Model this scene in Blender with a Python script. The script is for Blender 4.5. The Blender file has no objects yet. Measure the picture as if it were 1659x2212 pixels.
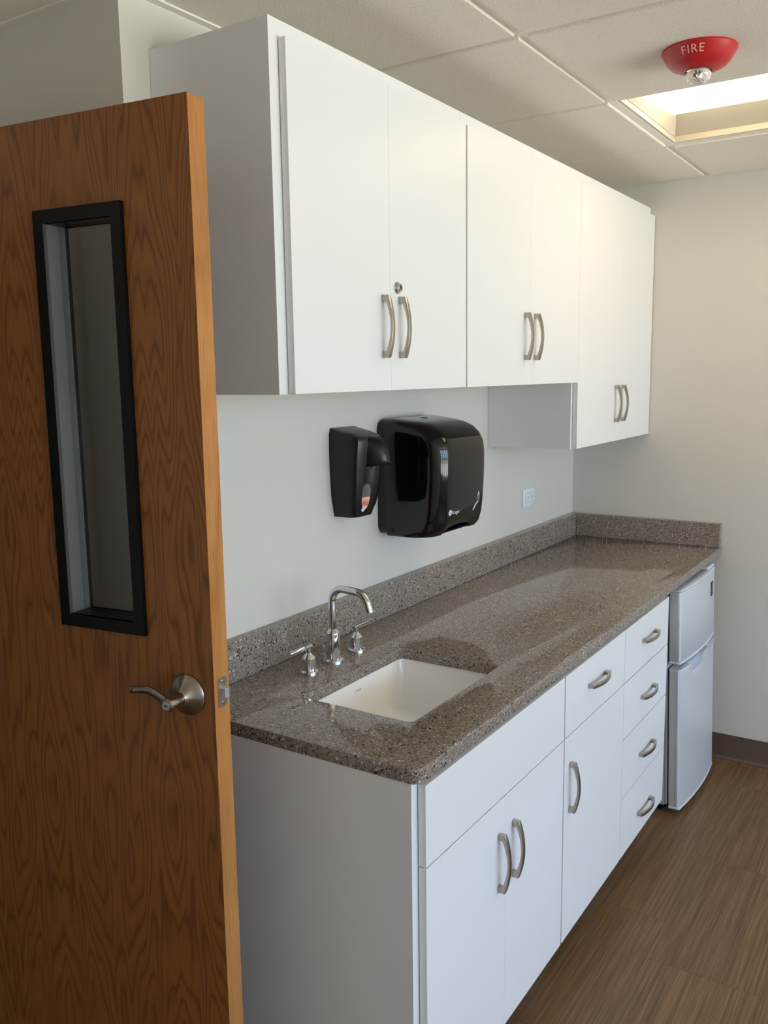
import bpy, bmesh, math, random
from mathutils import Vector, Matrix
sin, cos, pi = math.sin, math.cos, math.pi
random.seed(7)
SC = bpy.context.scene
COL = SC.collection

# ------------------------------------------------------------------ camera
def camera():
    f, yaw, pit, rol = 1901.26, 0.579016, -0.154174, -0.014629
    cy, sy = cos(yaw), sin(yaw)
    fw = Vector((cy*cos(pit), sy*cos(pit), sin(pit)))
    r = Vector((sy, -cy, 0)); u = r.cross(fw)
    r2 = cos(rol)*r + sin(rol)*u; u2 = -sin(rol)*r + cos(rol)*u
    cd = bpy.data.cameras.new('camera'); co = bpy.data.objects.new('camera', cd); COL.objects.link(co)
    M = Matrix((r2, u2, -fw)).transposed().to_4x4()
    M.translation = Vector((-1.25358, -1.43134, 1.62688))
    co.matrix_world = M
    cd.sensor_fit = 'VERTICAL'; cd.sensor_height = 36.0; cd.lens = f/2212*36.0
    cd.clip_start = 0.02; cd.clip_end = 200
    SC.camera = co
camera()

# ------------------------------------------------------------------ world, daylight, exposure
SKY = 8.0            # brightness of the sky outside the windows
LAMP = 3.6           # brightness of the ceiling light lens
EXPOSURE = 0.60
SC.view_settings.view_transform = 'Standard'
SC.view_settings.look = 'None'
SC.view_settings.exposure = EXPOSURE
SC.view_settings.gamma = 1.0
SC.view_settings.use_curve_mapping = False

def world():
    w = bpy.data.worlds.new('sky'); SC.world = w; w.use_nodes = True
    nt = w.node_tree; nt.nodes.clear()
    out = nt.nodes.new('ShaderNodeOutputWorld'); bg = nt.nodes.new('ShaderNodeBackground')
    tc = nt.nodes.new('ShaderNodeTexCoord'); sp = nt.nodes.new('ShaderNodeSeparateXYZ')
    mr = nt.nodes.new('ShaderNodeMapRange'); mr.inputs[1].default_value = -0.3; mr.inputs[2].default_value = 0.7
    cr = nt.nodes.new('ShaderNodeValToRGB')
    e = cr.color_ramp.elements
    e[0].position = 0.0; e[0].color = (1.8, 1.70, 1.54, 1)
    e[1].position = 1.0; e[1].color = (0.38, 0.60, 1.0, 1)
    for p, c in ((0.25, (0.92, 0.92, 0.90, 1)), (0.285, (0.16, 0.19, 0.15, 1)), (0.31, (0.60, 0.74, 1.0, 1)), (0.5, (0.53, 0.70, 1.0, 1))):
        k = e.new(p); k.color = c
    nt.links.new(tc.outputs['Generated'], sp.inputs[0]); nt.links.new(sp.outputs[2], mr.inputs[0])
    nt.links.new(mr.outputs[0], cr.inputs[0]); nt.links.new(cr.outputs[0], bg.inputs[0])
    bg.inputs[1].default_value = SKY
    nt.links.new(bg.outputs[0], out.inputs[0])
world()

# windows in the wall opposite the counter: (x0, x1), sill, head
WY = -5.0
WINS = [(-2.10, -1.05), (-0.90, 0.15), (0.30, 1.35), (1.45, 2.40)]
SILL, HEAD = 0.55, 2.25
def portal(x0, x1):
    l = bpy.data.lights.new('daylight_portal', 'AREA'); l.shape = 'RECTANGLE'
    l.size = x1-x0; l.size_y = HEAD-SILL; l.energy = 1.0
    l.cycles.is_portal = True
    o = bpy.data.objects.new('daylight_portal', l); COL.objects.link(o)
    o.location = ((x0+x1)/2, WY-0.02, (SILL+HEAD)/2); o.rotation_euler = (pi/2, 0, 0)
for w_ in WINS: portal(*w_)
try:
    SC.cycles.max_bounces = 10; SC.cycles.diffuse_bounces = 6; SC.cycles.glossy_bounces = 5
    SC.cycles.transmission_bounces = 6; SC.cycles.transparent_max_bounces = 8
    SC.cycles.sample_clamp_indirect = 6.0; SC.cycles.caustics_reflective = False; SC.cycles.caustics_refractive = False
    SC.cycles.use_denoising = True
except Exception: pass

# ------------------------------------------------------------------ materials
def s2l(r, g, b):
    f = lambda c: (c/255/12.92) if c/255 <= 0.04045 else ((c/255+0.055)/1.055)**2.4
    return (f(r), f(g), f(b), 1)
def mat(name, col, rough=0.5, metal=0.0, spec=0.5, coat=0.0, coat_rough=0.05):
    m = bpy.data.materials.new(name); m.use_nodes = True
    b = m.node_tree.nodes['Principled BSDF']
    b.inputs['Base Color'].default_value = col; b.inputs['Roughness'].default_value = rough
    b.inputs['Metallic'].default_value = metal; b.inputs['Specular IOR Level'].default_value = spec
    b.inputs['Coat Weight'].default_value = coat; b.inputs['Coat Roughness'].default_value = coat_rough
    return m
class N:
    """tiny node helper"""
    def __init__(s, m): s.t = m.node_tree; s.b = s.t.nodes['Principled BSDF']
    def new(s, typ, **kw):
        n = s.t.nodes.new(typ)
        for k, v in kw.items(): setattr(n, k, v)
        return n
    def link(s, a, b): s.t.links.new(a, b)
    def math(s, op, a, b=None, c=None):
        n = s.new('ShaderNodeMath', operation=op)
        for i, v in enumerate((a, b, c)):
            if v is None: continue
            if isinstance(v, (int, float)): n.inputs[i].default_value = v
            else: s.link(v, n.inputs[i])
        return n.outputs[0]
    def coord(s, which='Object', scale=(1, 1, 1)):
        tc = s.new('ShaderNodeTexCoord'); mp = s.new('ShaderNodeMapping'); mp.inputs['Scale'].default_value = scale
        s.link(tc.outputs[which], mp.inputs[0]); return mp.outputs[0]
    def noise(s, vec, scale, detail=2, rough=0.5):
        n = s.new('ShaderNodeTexNoise'); n.inputs['Scale'].default_value = scale
        n.inputs['Detail'].default_value = detail; n.inputs['Roughness'].default_value = rough
        if vec is not None: s.link(vec, n.inputs['Vector'])
        return n.outputs['Fac']
    def ramp(s, fac, stops, interp='LINEAR'):
        n = s.new('ShaderNodeValToRGB'); e = n.color_ramp.elements; n.color_ramp.interpolation = interp
        e[0].position, e[0].color = stops[0]; e[1].position, e[1].color = stops[-1]
        for p, c in stops[1:-1]: k = e.new(p); k.color = c
        s.link(fac, n.inputs[0]); return n.outputs[0]
    def mix(s, fac, a, b, mode='MIX'):
        n = s.new('ShaderNodeMix', data_type='RGBA', blend_type=mode)
        for sock, v in ((n.inputs[0], fac), (n.inputs[6], a), (n.inputs[7], b)):
            if isinstance(v, (int, float)): sock.default_value = v
            elif isinstance(v, tuple): sock.default_value = v
            else: s.link(v, sock)
        return n.outputs[2]
    def bump(s, h, strength, dist=0.001):
        n = s.new('ShaderNodeBump'); n.inputs['Strength'].default_value = strength; n.inputs['Distance'].default_value = dist
        s.link(h, n.inputs['Height']); s.link(n.outputs[0], s.b.inputs['Normal'])
    def col(s, c): s.link(c, s.b.inputs['Base Color'])

M = {}
def paint(name, col):
    m = mat(name, col, 0.6, spec=0.3); n = N(m)
    n.bump(n.noise(n.coord(), 350, 3), 0.12, 0.0006); return m
M['wall'] = paint('wall_paint', s2l(211, 208, 201))
M['tile'] = mat('ceiling_tile', s2l(222, 214, 200), 0.9, spec=0.1)
n = N(M['tile']); v = n.coord()
n.bump(n.noise(v, 260, 4, 0.7), 0.9, 0.0025)
n.col(n.ramp(n.noise(v, 330, 2, 0.6), [(0.30, s2l(208, 200, 187)), (0.46, s2l(236, 230, 219)), (1.0, s2l(242, 236, 226))]))
M['grid'] = mat('grid_white_metal', s2l(232, 228, 220), 0.45)
M['lam'] = mat('white_laminate', s2l(228, 229, 230), 0.36, spec=0.45)
n = N(M['lam']); n.bump(n.noise(n.coord(), 900, 2), 0.08, 0.0003)
M['nickel'] = mat('brushed_nickel', s2l(178, 170, 158), 0.27, 1.0)
M['satin'] = mat('satin_nickel', s2l(172, 164, 152), 0.24, 1.0)
M['chrome'] = mat('chrome', s2l(214, 217, 222), 0.04, 1.0)
M['steel'] = mat('stainless_plate', s2l(190, 188, 184), 0.3, 1.0)
M['dark'] = mat('dark_recess', s2l(22, 22, 23), 0.7)
M['black_gloss'] = mat('black_gloss_plastic', s2l(9, 9, 10), 0.07, spec=0.5)
M['black_satin'] = mat('black_satin_plastic', s2l(16, 16, 17), 0.32, spec=0.45)
M['black_frame'] = mat('black_painted_metal', s2l(12, 11, 10), 0.30, spec=0.22)
M['bead'] = mat('dark_grey_metal', s2l(112, 112, 114), 0.30, spec=0.5)
M['porcelain'] = mat('white_porcelain', s2l(246, 247, 248), 0.06, spec=0.6)
M['grey_ink'] = mat('grey_ink', s2l(160, 166, 172), 0.5)
M['white_ink'] = mat('white_ink', s2l(225, 228, 232), 0.5)
M['pink_ink'] = mat('faded_white_ink', s2l(226, 170, 166), 0.5)
M['outlet'] = mat('outlet_plastic', s2l(226, 232, 234), 0.3)
M['slot'] = mat('outlet_slot', s2l(60, 62, 66), 0.6)
M['red'] = mat('red_plastic', s2l(176, 30, 34), 0.35)
n = N(M['red']); n.bump(n.noise(n.coord(), 700, 2), 0.1, 0.0004)
M['base'] = mat('brown_vinyl', s2l(92, 77, 62), 0.5)
M['gasket'] = mat('grey_gasket', s2l(70, 72, 75), 0.6)
M['fridge_trim'] = mat('light_grey_plastic', s2l(206, 212, 220), 0.35)
M['fridge_body'] = mat('fridge_body_grey', s2l(176, 180, 186), 0.4)
M['fridge_recess'] = mat('pale_blue_grey_plastic', s2l(176, 184, 200), 0.4)
M['silver'] = mat('silver_textured_metal', s2l(212, 216, 222), 0.36, 0.3)
n = N(M['silver']); n.bump(n.noise(n.coord(), 420, 3, 0.6), 0.25, 0.0006)
M['foil'] = mat('strobe_reflector', s2l(220, 218, 214), 0.12, 1.0)
M['soap'] = mat('soap_pouch', s2l(226, 222, 222), 0.35)
n = N(M['soap']); n.col(n.ramp(n.noise(n.coord(scale=(1, 1, 1)), 70, 2), [(0.40, s2l(214, 116, 96)), (0.60, s2l(238, 190, 178))]))
M['soap_white'] = mat('pouch_white', s2l(232, 232, 234), 0.35)
M['cart'] = mat('cartridge_grey', s2l(104, 102, 104), 0.3)

def glass(name, tint, rough=0.0, refl=1.0):
    m = bpy.data.materials.new(name); m.use_nodes = True; t = m.node_tree; t.nodes.clear()
    o = t.nodes.new('ShaderNodeOutputMaterial'); mx = t.nodes.new('ShaderNodeMixShader')
    tr = t.nodes.new('ShaderNodeBsdfTransparent'); tr.inputs[0].default_value = tint
    gl = t.nodes.new('ShaderNodeBsdfGlossy'); gl.inputs['Roughness'].default_value = rough
    lw = t.nodes.new('ShaderNodeLayerWeight'); pw = t.nodes.new('ShaderNodeMath'); pw.operation = 'POWER'; pw.inputs[1].default_value = 5.0
    ma = t.nodes.new('ShaderNodeMath'); ma.operation = 'MULTIPLY_ADD'; ma.inputs[1].default_value = 0.95; ma.inputs[2].default_value = 0.045
    t.links.new(lw.outputs['Facing'], pw.inputs[0]); t.links.new(pw.outputs[0], ma.inputs[0])
    t.links.new(ma.outputs[0], mx.inputs[0]); t.links.new(tr.outputs[0], mx.inputs[1]); t.links.new(gl.outputs[0], mx.inputs[2])
    t.links.new(mx.outputs[0], o.inputs[0]); return m
M['glass'] = glass('window_glass', (0.93, 0.96, 0.96, 1))
M['door_glass'] = glass('door_glass', (0.80, 0.83, 0.83, 1), 0.02)
M['clear'] = mat('clear_lens', (1, 1, 1, 1), 0.02); M['clear'].node_tree.nodes['Principled BSDF'].inputs['Transmission Weight'].default_value = 1.0; M['clear'].node_tree.nodes['Principled BSDF'].inputs['IOR'].default_value = 1.49

def emit(name, col, strength):
    m = bpy.data.materials.new(name); m.use_nodes = True; b = m.node_tree.nodes['Principled BSDF']
    b.inputs['Base Color'].default_value = (0.9, 0.88, 0.84, 1)
    b.inputs['Emission Color'].default_value = col; b.inputs['Emission Strength'].default_value = strength
    return m
M['lens'] = emit('light_lens', (1.0, 0.77, 0.49, 1), LAMP)
M['enamel'] = mat('cream_enamel', s2l(198, 190, 174), 0.45)

# quartz: fine dark and pale chips in a brown-grey ground
def quartz():
    m = mat('speckled_quartz', s2l(130, 119, 108), 0.035, spec=0.5); n = N(m); v0 = n.coord()
    nz = n.new('ShaderNodeTexNoise'); nz.inputs['Scale'].default_value = 240; nz.inputs['Detail'].default_value = 2; n.link(v0, nz.inputs['Vector'])
    va = n.new('ShaderNodeVectorMath', operation='SCALE'); va.inputs['Scale'].default_value = 0.0050; n.link(nz.outputs['Color'], va.inputs[0])
    vb = n.new('ShaderNodeVectorMath', operation='ADD'); n.link(v0, vb.inputs[0]); n.link(va.outputs[0], vb.inputs[1]); v = vb.outputs[0]
    def chips(scale, lo, hi, size):
        vo = n.new('ShaderNodeTexVoronoi'); vo.inputs['Scale'].default_value = scale; n.link(v, vo.inputs['Vector'])
        sp = n.new('ShaderNodeSeparateXYZ'); n.link(vo.outputs['Color'], sp.inputs[0])
        a = n.math('MULTIPLY', n.math('GREATER_THAN', sp.outputs[0], lo), n.math('LESS_THAN', sp.outputs[0], hi))
        inside = n.math('LESS_THAN', vo.outputs['Distance'], n.math('MULTIPLY_ADD', sp.outputs[1], size*0.6, size*0.5))
        return n.math('MULTIPLY', a, inside), sp.outputs[2]
    base = n.ramp(n.noise(v, 160, 4, 0.7), [(0.30, s2l(118, 107, 97)), (0.5, s2l(137, 127, 117)), (0.72, s2l(154, 145, 135))])
    d1, _ = chips(290, 0.0, 0.24, 0.62)
    c = n.mix(d1, base, s2l(88, 78, 70))
    d2, _ = chips(190, 0.0, 0.12, 0.55)
    c = n.mix(d2, c, s2l(50, 44, 41))
    p1, k = chips(270, 0.80, 1.0, 0.5)
    c = n.mix(p1, c, s2l(172, 163, 153))
    p2, k = chips(230, 0.93, 1.0, 0.5)
    c = n.mix(p2, c, s2l(212, 208, 202))
    n.col(c); return m
M['quartz'] = quartz()

# oak veneer with cathedral figure (across = object Y, grain = object Z)
def oak(name, dark, mid, light, figure=True):
    m = mat(name, mid, 0.38, spec=0.4); n = N(m)
    tc = n.new('ShaderNodeTexCoord'); sp = n.new('ShaderNodeSeparateXYZ'); n.link(tc.outputs['Object'], sp.inputs[0])
    x, y, z = sp.outputs
    yy = n.math('PINGPONG', n.math('ADD', y, 0.045), 0.155) if figure else n.math('ADD', y, x)
    cb = n.new('ShaderNodeCombineXYZ'); n.link(n.math('MULTIPLY', yy, 7.5), cb.inputs[0]); n.link(n.math('MULTIPLY', z, 0.95), cb.inputs[2])
    h = n.noise(cb.outputs[0], 1.0, 2.6, 0.42)
    cb2 = n.new('ShaderNodeCombineXYZ'); n.link(n.math('MULTIPLY', y, 60), cb2.inputs[0]); n.link(n.math('MULTIPLY', z, 9), cb2.inputs[2])
    jit = n.noise(cb2.outputs[0], 1.0, 2)
    f = n.math('FRACT', n.math('ADD', n.math('MULTIPLY', h, 34.0 if figure else 6.0), n.math('MULTIPLY', jit, 0.55)))
    ring = n.ramp(f, [(0.0, dark), (0.22, mid), (0.62, light), (0.86, mid), (1.0, dark)])
    cb3 = n.new('ShaderNodeCombineXYZ')
    n.link(n.math('MULTIPLY', y, 520), cb3.inputs[0]); n.link(n.math('MULTIPLY', x, 520), cb3.inputs[1]); n.link(n.math('MULTIPLY', z, 14), cb3.inputs[2])
    pores = n.noise(cb3.outputs[0], 1.0, 2, 0.6)
    k = n.ramp(pores, [(0.34, (0.62, 0.58, 0.55, 1)), (0.52, (1, 1, 1, 1))])
    big = n.noise(n.coord(scale=(1, 3, 0.8)), 1.6, 2)
    c = n.mix(0.75, ring, k, 'MULTIPLY')
    c = n.mix(n.math('MULTIPLY', big, 0.35), c, dark)
    n.col(c); n.bump(pores, 0.15, 0.0004); return m
M['oak_face'] = oak('oak_face_veneer', s2l(112, 67, 30), s2l(142, 88, 41), s2l(152, 97, 46))
M['oak_edge'] = oak('oak_edge_band', s2l(168, 110, 54), s2l(186, 126, 65), s2l(196, 137, 75), False)

# vinyl floor tile: streaked wood grain along each tile
def vinyl():
    m = mat('wood_grain_vinyl', s2l(110, 84, 58), 0.42, spec=0.35); n = N(m)
    uv = n.new('ShaderNodeUVMap'); uv.uv_map = 'tile'; sp = n.new('ShaderNodeSeparateXYZ'); n.link(uv.outputs[0], sp.inputs[0])
    at = n.new('ShaderNodeAttribute'); at.attribute_name = 'tile_id'
    rnd = at.outputs['Fac']
    u, v = sp.outputs[0], sp.outputs[1]
    def streak(a, b, detail=2):
        c = n.new('ShaderNodeCombineXYZ'); n.link(n.math('MULTIPLY', u, a), c.inputs[0]); n.link(n.math('MULTIPLY', v, b), c.inputs[1])
        n.link(n.math('MULTIPLY', rnd, 91.0), c.inputs[2]); return n.noise(c.outputs[0], 1.0, detail, 0.6)
    fine = streak(5, 520, 3); mid_ = streak(1.8, 95, 3); wide = streak(0.7, 18, 2)
    c = n.ramp(wide, [(0.30, s2l(92, 70, 46)), (0.5, s2l(112, 87, 59)), (0.70, s2l(124, 99, 70))])
    c = n.mix(0.6, c, n.ramp(mid_, [(0.34, s2l(72, 55, 38)), (0.5, s2l(112, 87, 58)), (0.66, s2l(140, 112, 80))]))
    c = n.mix(0.45, c, n.ramp(fine, [(0.32, s2l(62, 47, 32)), (0.5, s2l(112, 87, 60)), (0.68, s2l(160, 130, 98))]))
    tone = n.ramp(rnd, [(0.0, (0.90, 0.88, 0.86, 1)), (0.5, (1.0, 0.97, 0.93, 1)), (1.0, (1.04, 1.0, 1.0, 1))])
    c = n.mix(1.0, c, tone, 'MULTIPLY')
    W, H = 0.6096, 0.3048
    eu = n.math('MINIMUM', u, n.math('SUBTRACT', W, u)); ev = n.math('MINIMUM', v, n.math('SUBTRACT', H, v))
    seam = n.math('LESS_THAN', n.math('MINIMUM', eu, ev), 0.0009)
    c = n.mix(n.math('MULTIPLY', seam, 0.6), c, s2l(66, 50, 36))
    n.col(c); n.bump(fine, 0.2, 0.0004); return m
M['vinyl'] = vinyl()

# ------------------------------------------------------------------ geometry helpers
def BM(): return bmesh.new()
def merge(dst, src):
    me = bpy.data.meshes.new('tmp'); src.to_mesh(me); src.free(); dst.from_mesh(me); bpy.data.meshes.remove(me)
def box(bm, x0, x1, y0, y1, z0, z1, bev=0.0, seg=2):
    b = bmesh.new(); bmesh.ops.create_cube(b, size=1.0)
    for v in b.verts:
        v.co = Vector((x0 if v.co.x < 0 else x1, y0 if v.co.y < 0 else y1, z0 if v.co.z < 0 else z1))
    if bev > 0: bmesh.ops.bevel(b, geom=list(b.edges), offset=bev, segments=seg, profile=0.5, affect='EDGES')
    merge(bm, b)
def loft(bm, secs, cap=True, closed=True):
    """secs: list of rings with the same number of points"""
    b = bmesh.new(); R = [[b.verts.new(p) for p in s] for s in secs]; k = len(R[0])
    for a, c in zip(R, R[1:]):
        for i in range(k if closed else k-1):
            j = (i+1) % k; b.faces.new((a[i], a[j], c[j], c[i]))
    if cap and closed:
        b.faces.new(R[0][::-1]); b.faces.new(R[-1])
    bmesh.ops.recalc_face_normals(b, faces=list(b.faces)); merge(bm, b)
def lathe(bm, prof, origin=(0, 0, 0), axis='Z', seg=40):
    """prof: list of (radius, height)"""
    o = Vector(origin); secs = []
    for r, h in prof:
        ring = []
        for i in range(seg):
            a = 2*pi*i/seg; p = (max(r, 1e-5)*cos(a), max(r, 1e-5)*sin(a), h)
            if axis == 'X': p = (p[2], p[0], p[1])
            elif axis == 'Y': p = (p[0], p[2], p[1])
            ring.append(o + Vector(p))
        secs.append(ring)
    loft(bm, secs)
def sweep(bm, pts, rad, seg=20, section=None, up=Vector((0, 0, 1))):
    """tube (or section (a, b) list) along pts; rad number or list"""
    pts = [Vector(p) for p in pts]; secs = []
    prev = None
    for i, p in enumerate(pts):
        t = (pts[min(i+1, len(pts)-1)] - pts[max(i-1, 0)]).normalized()
        if prev is None:
            a = up if abs(t.dot(up)) < 0.95 else Vector((1, 0, 0))
            nrm = (a - t*a.dot(t)).normalized()
        else: nrm = (prev - t*prev.dot(t)).normalized()
        prev = nrm; bi = t.cross(nrm); r = rad[i] if isinstance(rad, (list, tuple)) else rad
        sec = section or [(cos(2*pi*k/seg), sin(2*pi*k/seg)) for k in range(seg)]
        secs.append([p + nrm*(a_*r) + bi*(b_*r) for a_, b_ in sec])
    loft(bm, secs)
def arc_pts(c, r, a0, a1, n, plane):
    return [plane(c, r, a0+(a1-a0)*i/n) for i in range(n+1)]
def round_rect(x0, x1, y0, y1, r, seg=6):
    P = []
    for cx, cy, a in ((x1-r, y1-r, 0), (x0+r, y1-r, pi/2), (x0+r, y0+r, pi), (x1-r, y0+r, 3*pi/2)):
        for i in range(seg+1):
            t = a + pi/2*i/seg; P.append((cx+r*cos(t), cy+r*sin(t)))
    return P
def shade(me, angle=0.6):
    for p in me.polygons: p.use_smooth = True
    b = bmesh.new(); b.from_mesh(me)
    for e in b.edges:
        e.smooth = not (len(e.link_faces) == 2 and e.calc_face_angle(0) > angle)
    b.to_mesh(me); b.free()
ORG = {}
def obj(name, bm, m, parent=None, world=True, smooth=True, angle=0.6):
    """link bm as ONE mesh object; world=True: coordinates are world ones, moved into the (unrotated) thing's frame"""
    me = bpy.data.meshes.new(name)
    if parent is not None and world: bmesh.ops.translate(bm, verts=list(bm.verts), vec=-ORG.get(parent.name, Vector()))
    bmesh.ops.remove_doubles(bm, verts=list(bm.verts), dist=1e-6)
    bm.to_mesh(me); bm.free()
    if smooth: shade(me, angle)
    for k in (m if isinstance(m, (list, tuple)) else [m]): me.materials.append(k)
    o = bpy.data.objects.new(name, me); COL.objects.link(o)
    if parent is not None:
        o.parent = parent; ORG[o.name] = ORG.get(parent.name, Vector())
    return o
def tag(o, label, cat=None, group=None):
    o['label'] = label
    if cat: o['category'] = cat
    if group: o['group'] = group
    return o
def thing(name, label, cat, loc=(0, 0, 0), rot=(0, 0, 0), group=None):
    o = bpy.data.objects.new(name, None); COL.objects.link(o); o.empty_display_size = 0.1
    o.location = loc; o.rotation_euler = rot; ORG[o.name] = Vector(loc)
    return tag(o, label, cat, group)
def struct(name, bm, m, parent=None, smooth=False):
    o = obj(name, bm, m, parent, smooth=smooth); o['kind'] = 'structure'; return o
def text_bm(body, size, depth=0.0004, spacing=1.0):
    c = bpy.data.curves.new('lettering', 'FONT'); c.body = body; c.size = size; c.extrude = depth; c.align_x = 'CENTER'; c.align_y = 'CENTER'
    c.space_character = spacing; c.resolution_u = 4
    o = bpy.data.objects.new('lettering', c); COL.objects.link(o)
    dg = bpy.context.evaluated_depsgraph_get(); me = bpy.data.meshes.new_from_object(o.evaluated_get(dg))
    b = bmesh.new(); b.from_mesh(me); bpy.data.objects.remove(o); bpy.data.curves.remove(c); bpy.data.meshes.remove(me)
    return b

# ------------------------------------------------------------------ the setting
L = 2.4827          # far wall
ZC = 2.382          # ceiling
XK, YE = 0.0161, 0.62     # corner of the wall jog, wall with the doorway
XN = -2.3           # wall behind the photographer
YC = 2.0            # corridor wall

def floor():
    b = bmesh.new(); uvl = b.loops.layers.uv.new('tile'); idl = b.faces.layers.float.new('tile_id')
    W, H = 0.6096, 0.3048; rnd = random.Random(3)
    j0 = int((WY+0.8)/H) - 2; j = -11
    for j in range(-15, 10):
        y1 = -0.800 + H*(j+1); y0 = y1 - H
        off = 1.218 - 0.2032*(-j) if True else 0
        off = 1.218 + (1.022-1.218)*(-j-0) if j <= 0 else 1.218 + 0.2*j
        k0 = math.floor((XN-0.2-off)/W)
        for k in range(k0, k0+12):
            x0 = off + k*W
            q = [(x0, y0, 0), (x0+W, y0, 0), (x0+W, y1, 0), (x0, y1, 0)]
            f = b.faces.new([b.verts.new(p) for p in q]); f[idl] = rnd.random()
            for lp, (uu, vv) in zip(f.loops, ((0, 0), (W, 0), (W, H), (0, H))): lp[uvl].uv = (uu, vv)
    # trim to the room
    for co, no in (((L, 0, 0), (1, 0, 0)), ((XN, 0, 0), (-1, 0, 0)), ((0, WY, 0), (0, -1, 0)), ((0, YC, 0), (0, 1, 0))):
        bmesh.ops.bisect_plane(b, geom=list(b.verts)+list(b.edges)+list(b.faces), plane_co=co, plane_no=no, clear_outer=True)
    struct('floor', b, M['vinyl'])
floor()

def wall(name, *boxes):
    b = BM()
    for q in boxes: box(b, *q)
    return struct(name, b, M['wall'])
T = 0.12
wall('wall_left', (XK, L+T, 0, T, 0, ZC+0.1))
wall('wall_jog', (XK, XK+T, T, YE, 0, ZC+0.1))
wall('wall_far', (L, L+T, WY-T, 0, 0, ZC+0.1))
wall('wall_near', (XN-T, XN, WY-T, YC, 0, ZC+0.1))
DX0, DX1, DH = -1.24, -0.265, 2.11      # doorway the open door belongs to
wall('wall_entry', (XN, DX0, YE, YE+T, 0, ZC+0.1), (DX1, XK+T, YE, YE+T, 0, ZC+0.1), (DX0, DX1, YE, YE+T, DH, ZC+0.1))
wall('wall_corridor', (XN, 1.2, YC, YC+T, 0, ZC+0.1), (1.2, 1.2+T, YE, YC, 0, ZC+0.1), (XK+T, 1.2, YE, YE+T, 0, ZC+0.1))
ww = [(XN, L, WY-T, WY, 0, SILL), (XN, L, WY-T, WY, HEAD, ZC+0.1)]
xs = [XN] + [e for w_ in WINS for e in w_] + [L]
for i in range(0, len(xs), 2): ww.append((xs[i], xs[i+1], WY-T, WY, SILL, HEAD))
wall('wall_right', *ww)
for i, (a, c) in enumerate(WINS):
    b = BM(); fw = 0.05
    for q in ((a, a+fw, SILL, HEAD), (c-fw, c, SILL, HEAD), (a, c, SILL, SILL+fw), (a, c, HEAD-fw, HEAD),
              ((a+c)/2-0.025, (a+c)/2+0.025, SILL, HEAD), (a, c, SILL+0.50, SILL+0.54)):
        box(b, q[0], q[1], WY-0.09, WY-0.04, q[2], q[3])
    w = struct('window_%d' % (i+1), b, M['black_frame'])
    b = BM(); box(b, a+0.01, c-0.01, WY-0.068, WY-0.062, SILL+0.01, HEAD-0.01); obj('window_pane', b, M['glass'], w, smooth=False)
    b = BM(); box(b, a-0.03, c+0.03, WY-0.03, WY+0.06, SILL-0.025, SILL, 0.004); obj('window_sill', b, M['grid'], w, smooth=False)

# suspended ceiling: tiles hang 8 mm below the grid; one bay holds the light
YG, XG, P2 = -0.5332, 0.7195, 0.6096
BAY = (XG+P2, XG+2*P2, YG-2*P2, YG)
BAYS = [BAY]
def ceiling():
    b = BM(); g = BM(); hw = 0.011
    ys = [YC, YG+4*P2, YG+2*P2]                   # runner rows, from the corridor to the windows
    ys = [YG+2*P2*k for k in range(2, -5, -1)]
    ye = [YC] + [y for y in ys if WY < y < YC] + [WY]
    xk = [XG+P2*k for k in range(-7, 4)]; xe = [XN] + [x for x in xk if XN < x < L] + [L]
    for y1, y0 in zip(ye, ye[1:]):
        for x0, x1 in zip(xe, xe[1:]):
            if any(abs(x0-q[0]) < 1e-3 and abs(y1-q[3]) < 1e-3 for q in BAYS): continue
            if y1-y0 < 0.04: continue
            box(b, x0+hw, x1-hw, y0+hw, y1-hw, ZC, ZC+0.025, 0.0025, 2)
    for x in xe: box(g, max(x-0.012, XN), min(x+0.012, L), WY, YC, ZC+0.009, ZC+0.04)
    for y in ye: box(g, XN, L, y-0.012, y+0.012, ZC+0.008, ZC+0.04)
    # wall angle along the visible walls
    box(g, XK-0.02, XK, 0, YE, ZC-0.004, ZC+0.004); box(g, XK, L, -0.02, 0, ZC-0.004, ZC+0.004)
    c = struct('ceiling', b, M['tile']); obj('ceiling_grid', g, M['grid'], c, smooth=False)
    p = BM(); xc_ = [XN] + [v for q in sorted(BAYS) for v in q[:2]] + [L]
    for k in range(0, len(xc_), 2): box(p, xc_[k], xc_[k+1], BAY[2], BAY[3], ZC+0.045, ZC+0.09)
    box(p, XN, L, BAY[3], YC, ZC+0.045, ZC+0.09); box(p, XN, L, WY, BAY[2], ZC+0.045, ZC+0.09)
    obj('plenum_board', p, M['dark'], c, smooth=False)
ceiling()

def baseboard():
    b = BM()
    prof = [(0, 0.106), (0.003, 0.108), (0.0035, 0.02), (0.006, 0.010), (0.014, 0.003), (0.014, 0.0), (0, 0)]
    loft(b, [[(L-a, y, z) for a, z in prof] for y in (-0.05, WY)])
    struct('baseboard_far', b, M['base'], smooth=True)
    b = BM(); prof = [(XK-a, z) for a, z in prof]
    loft(b, [[(x, y, z) for x, z in prof] for y in (0.0, YE)])
    struct('baseboard_jog', b, M['base'], smooth=True)
baseboard()

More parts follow.
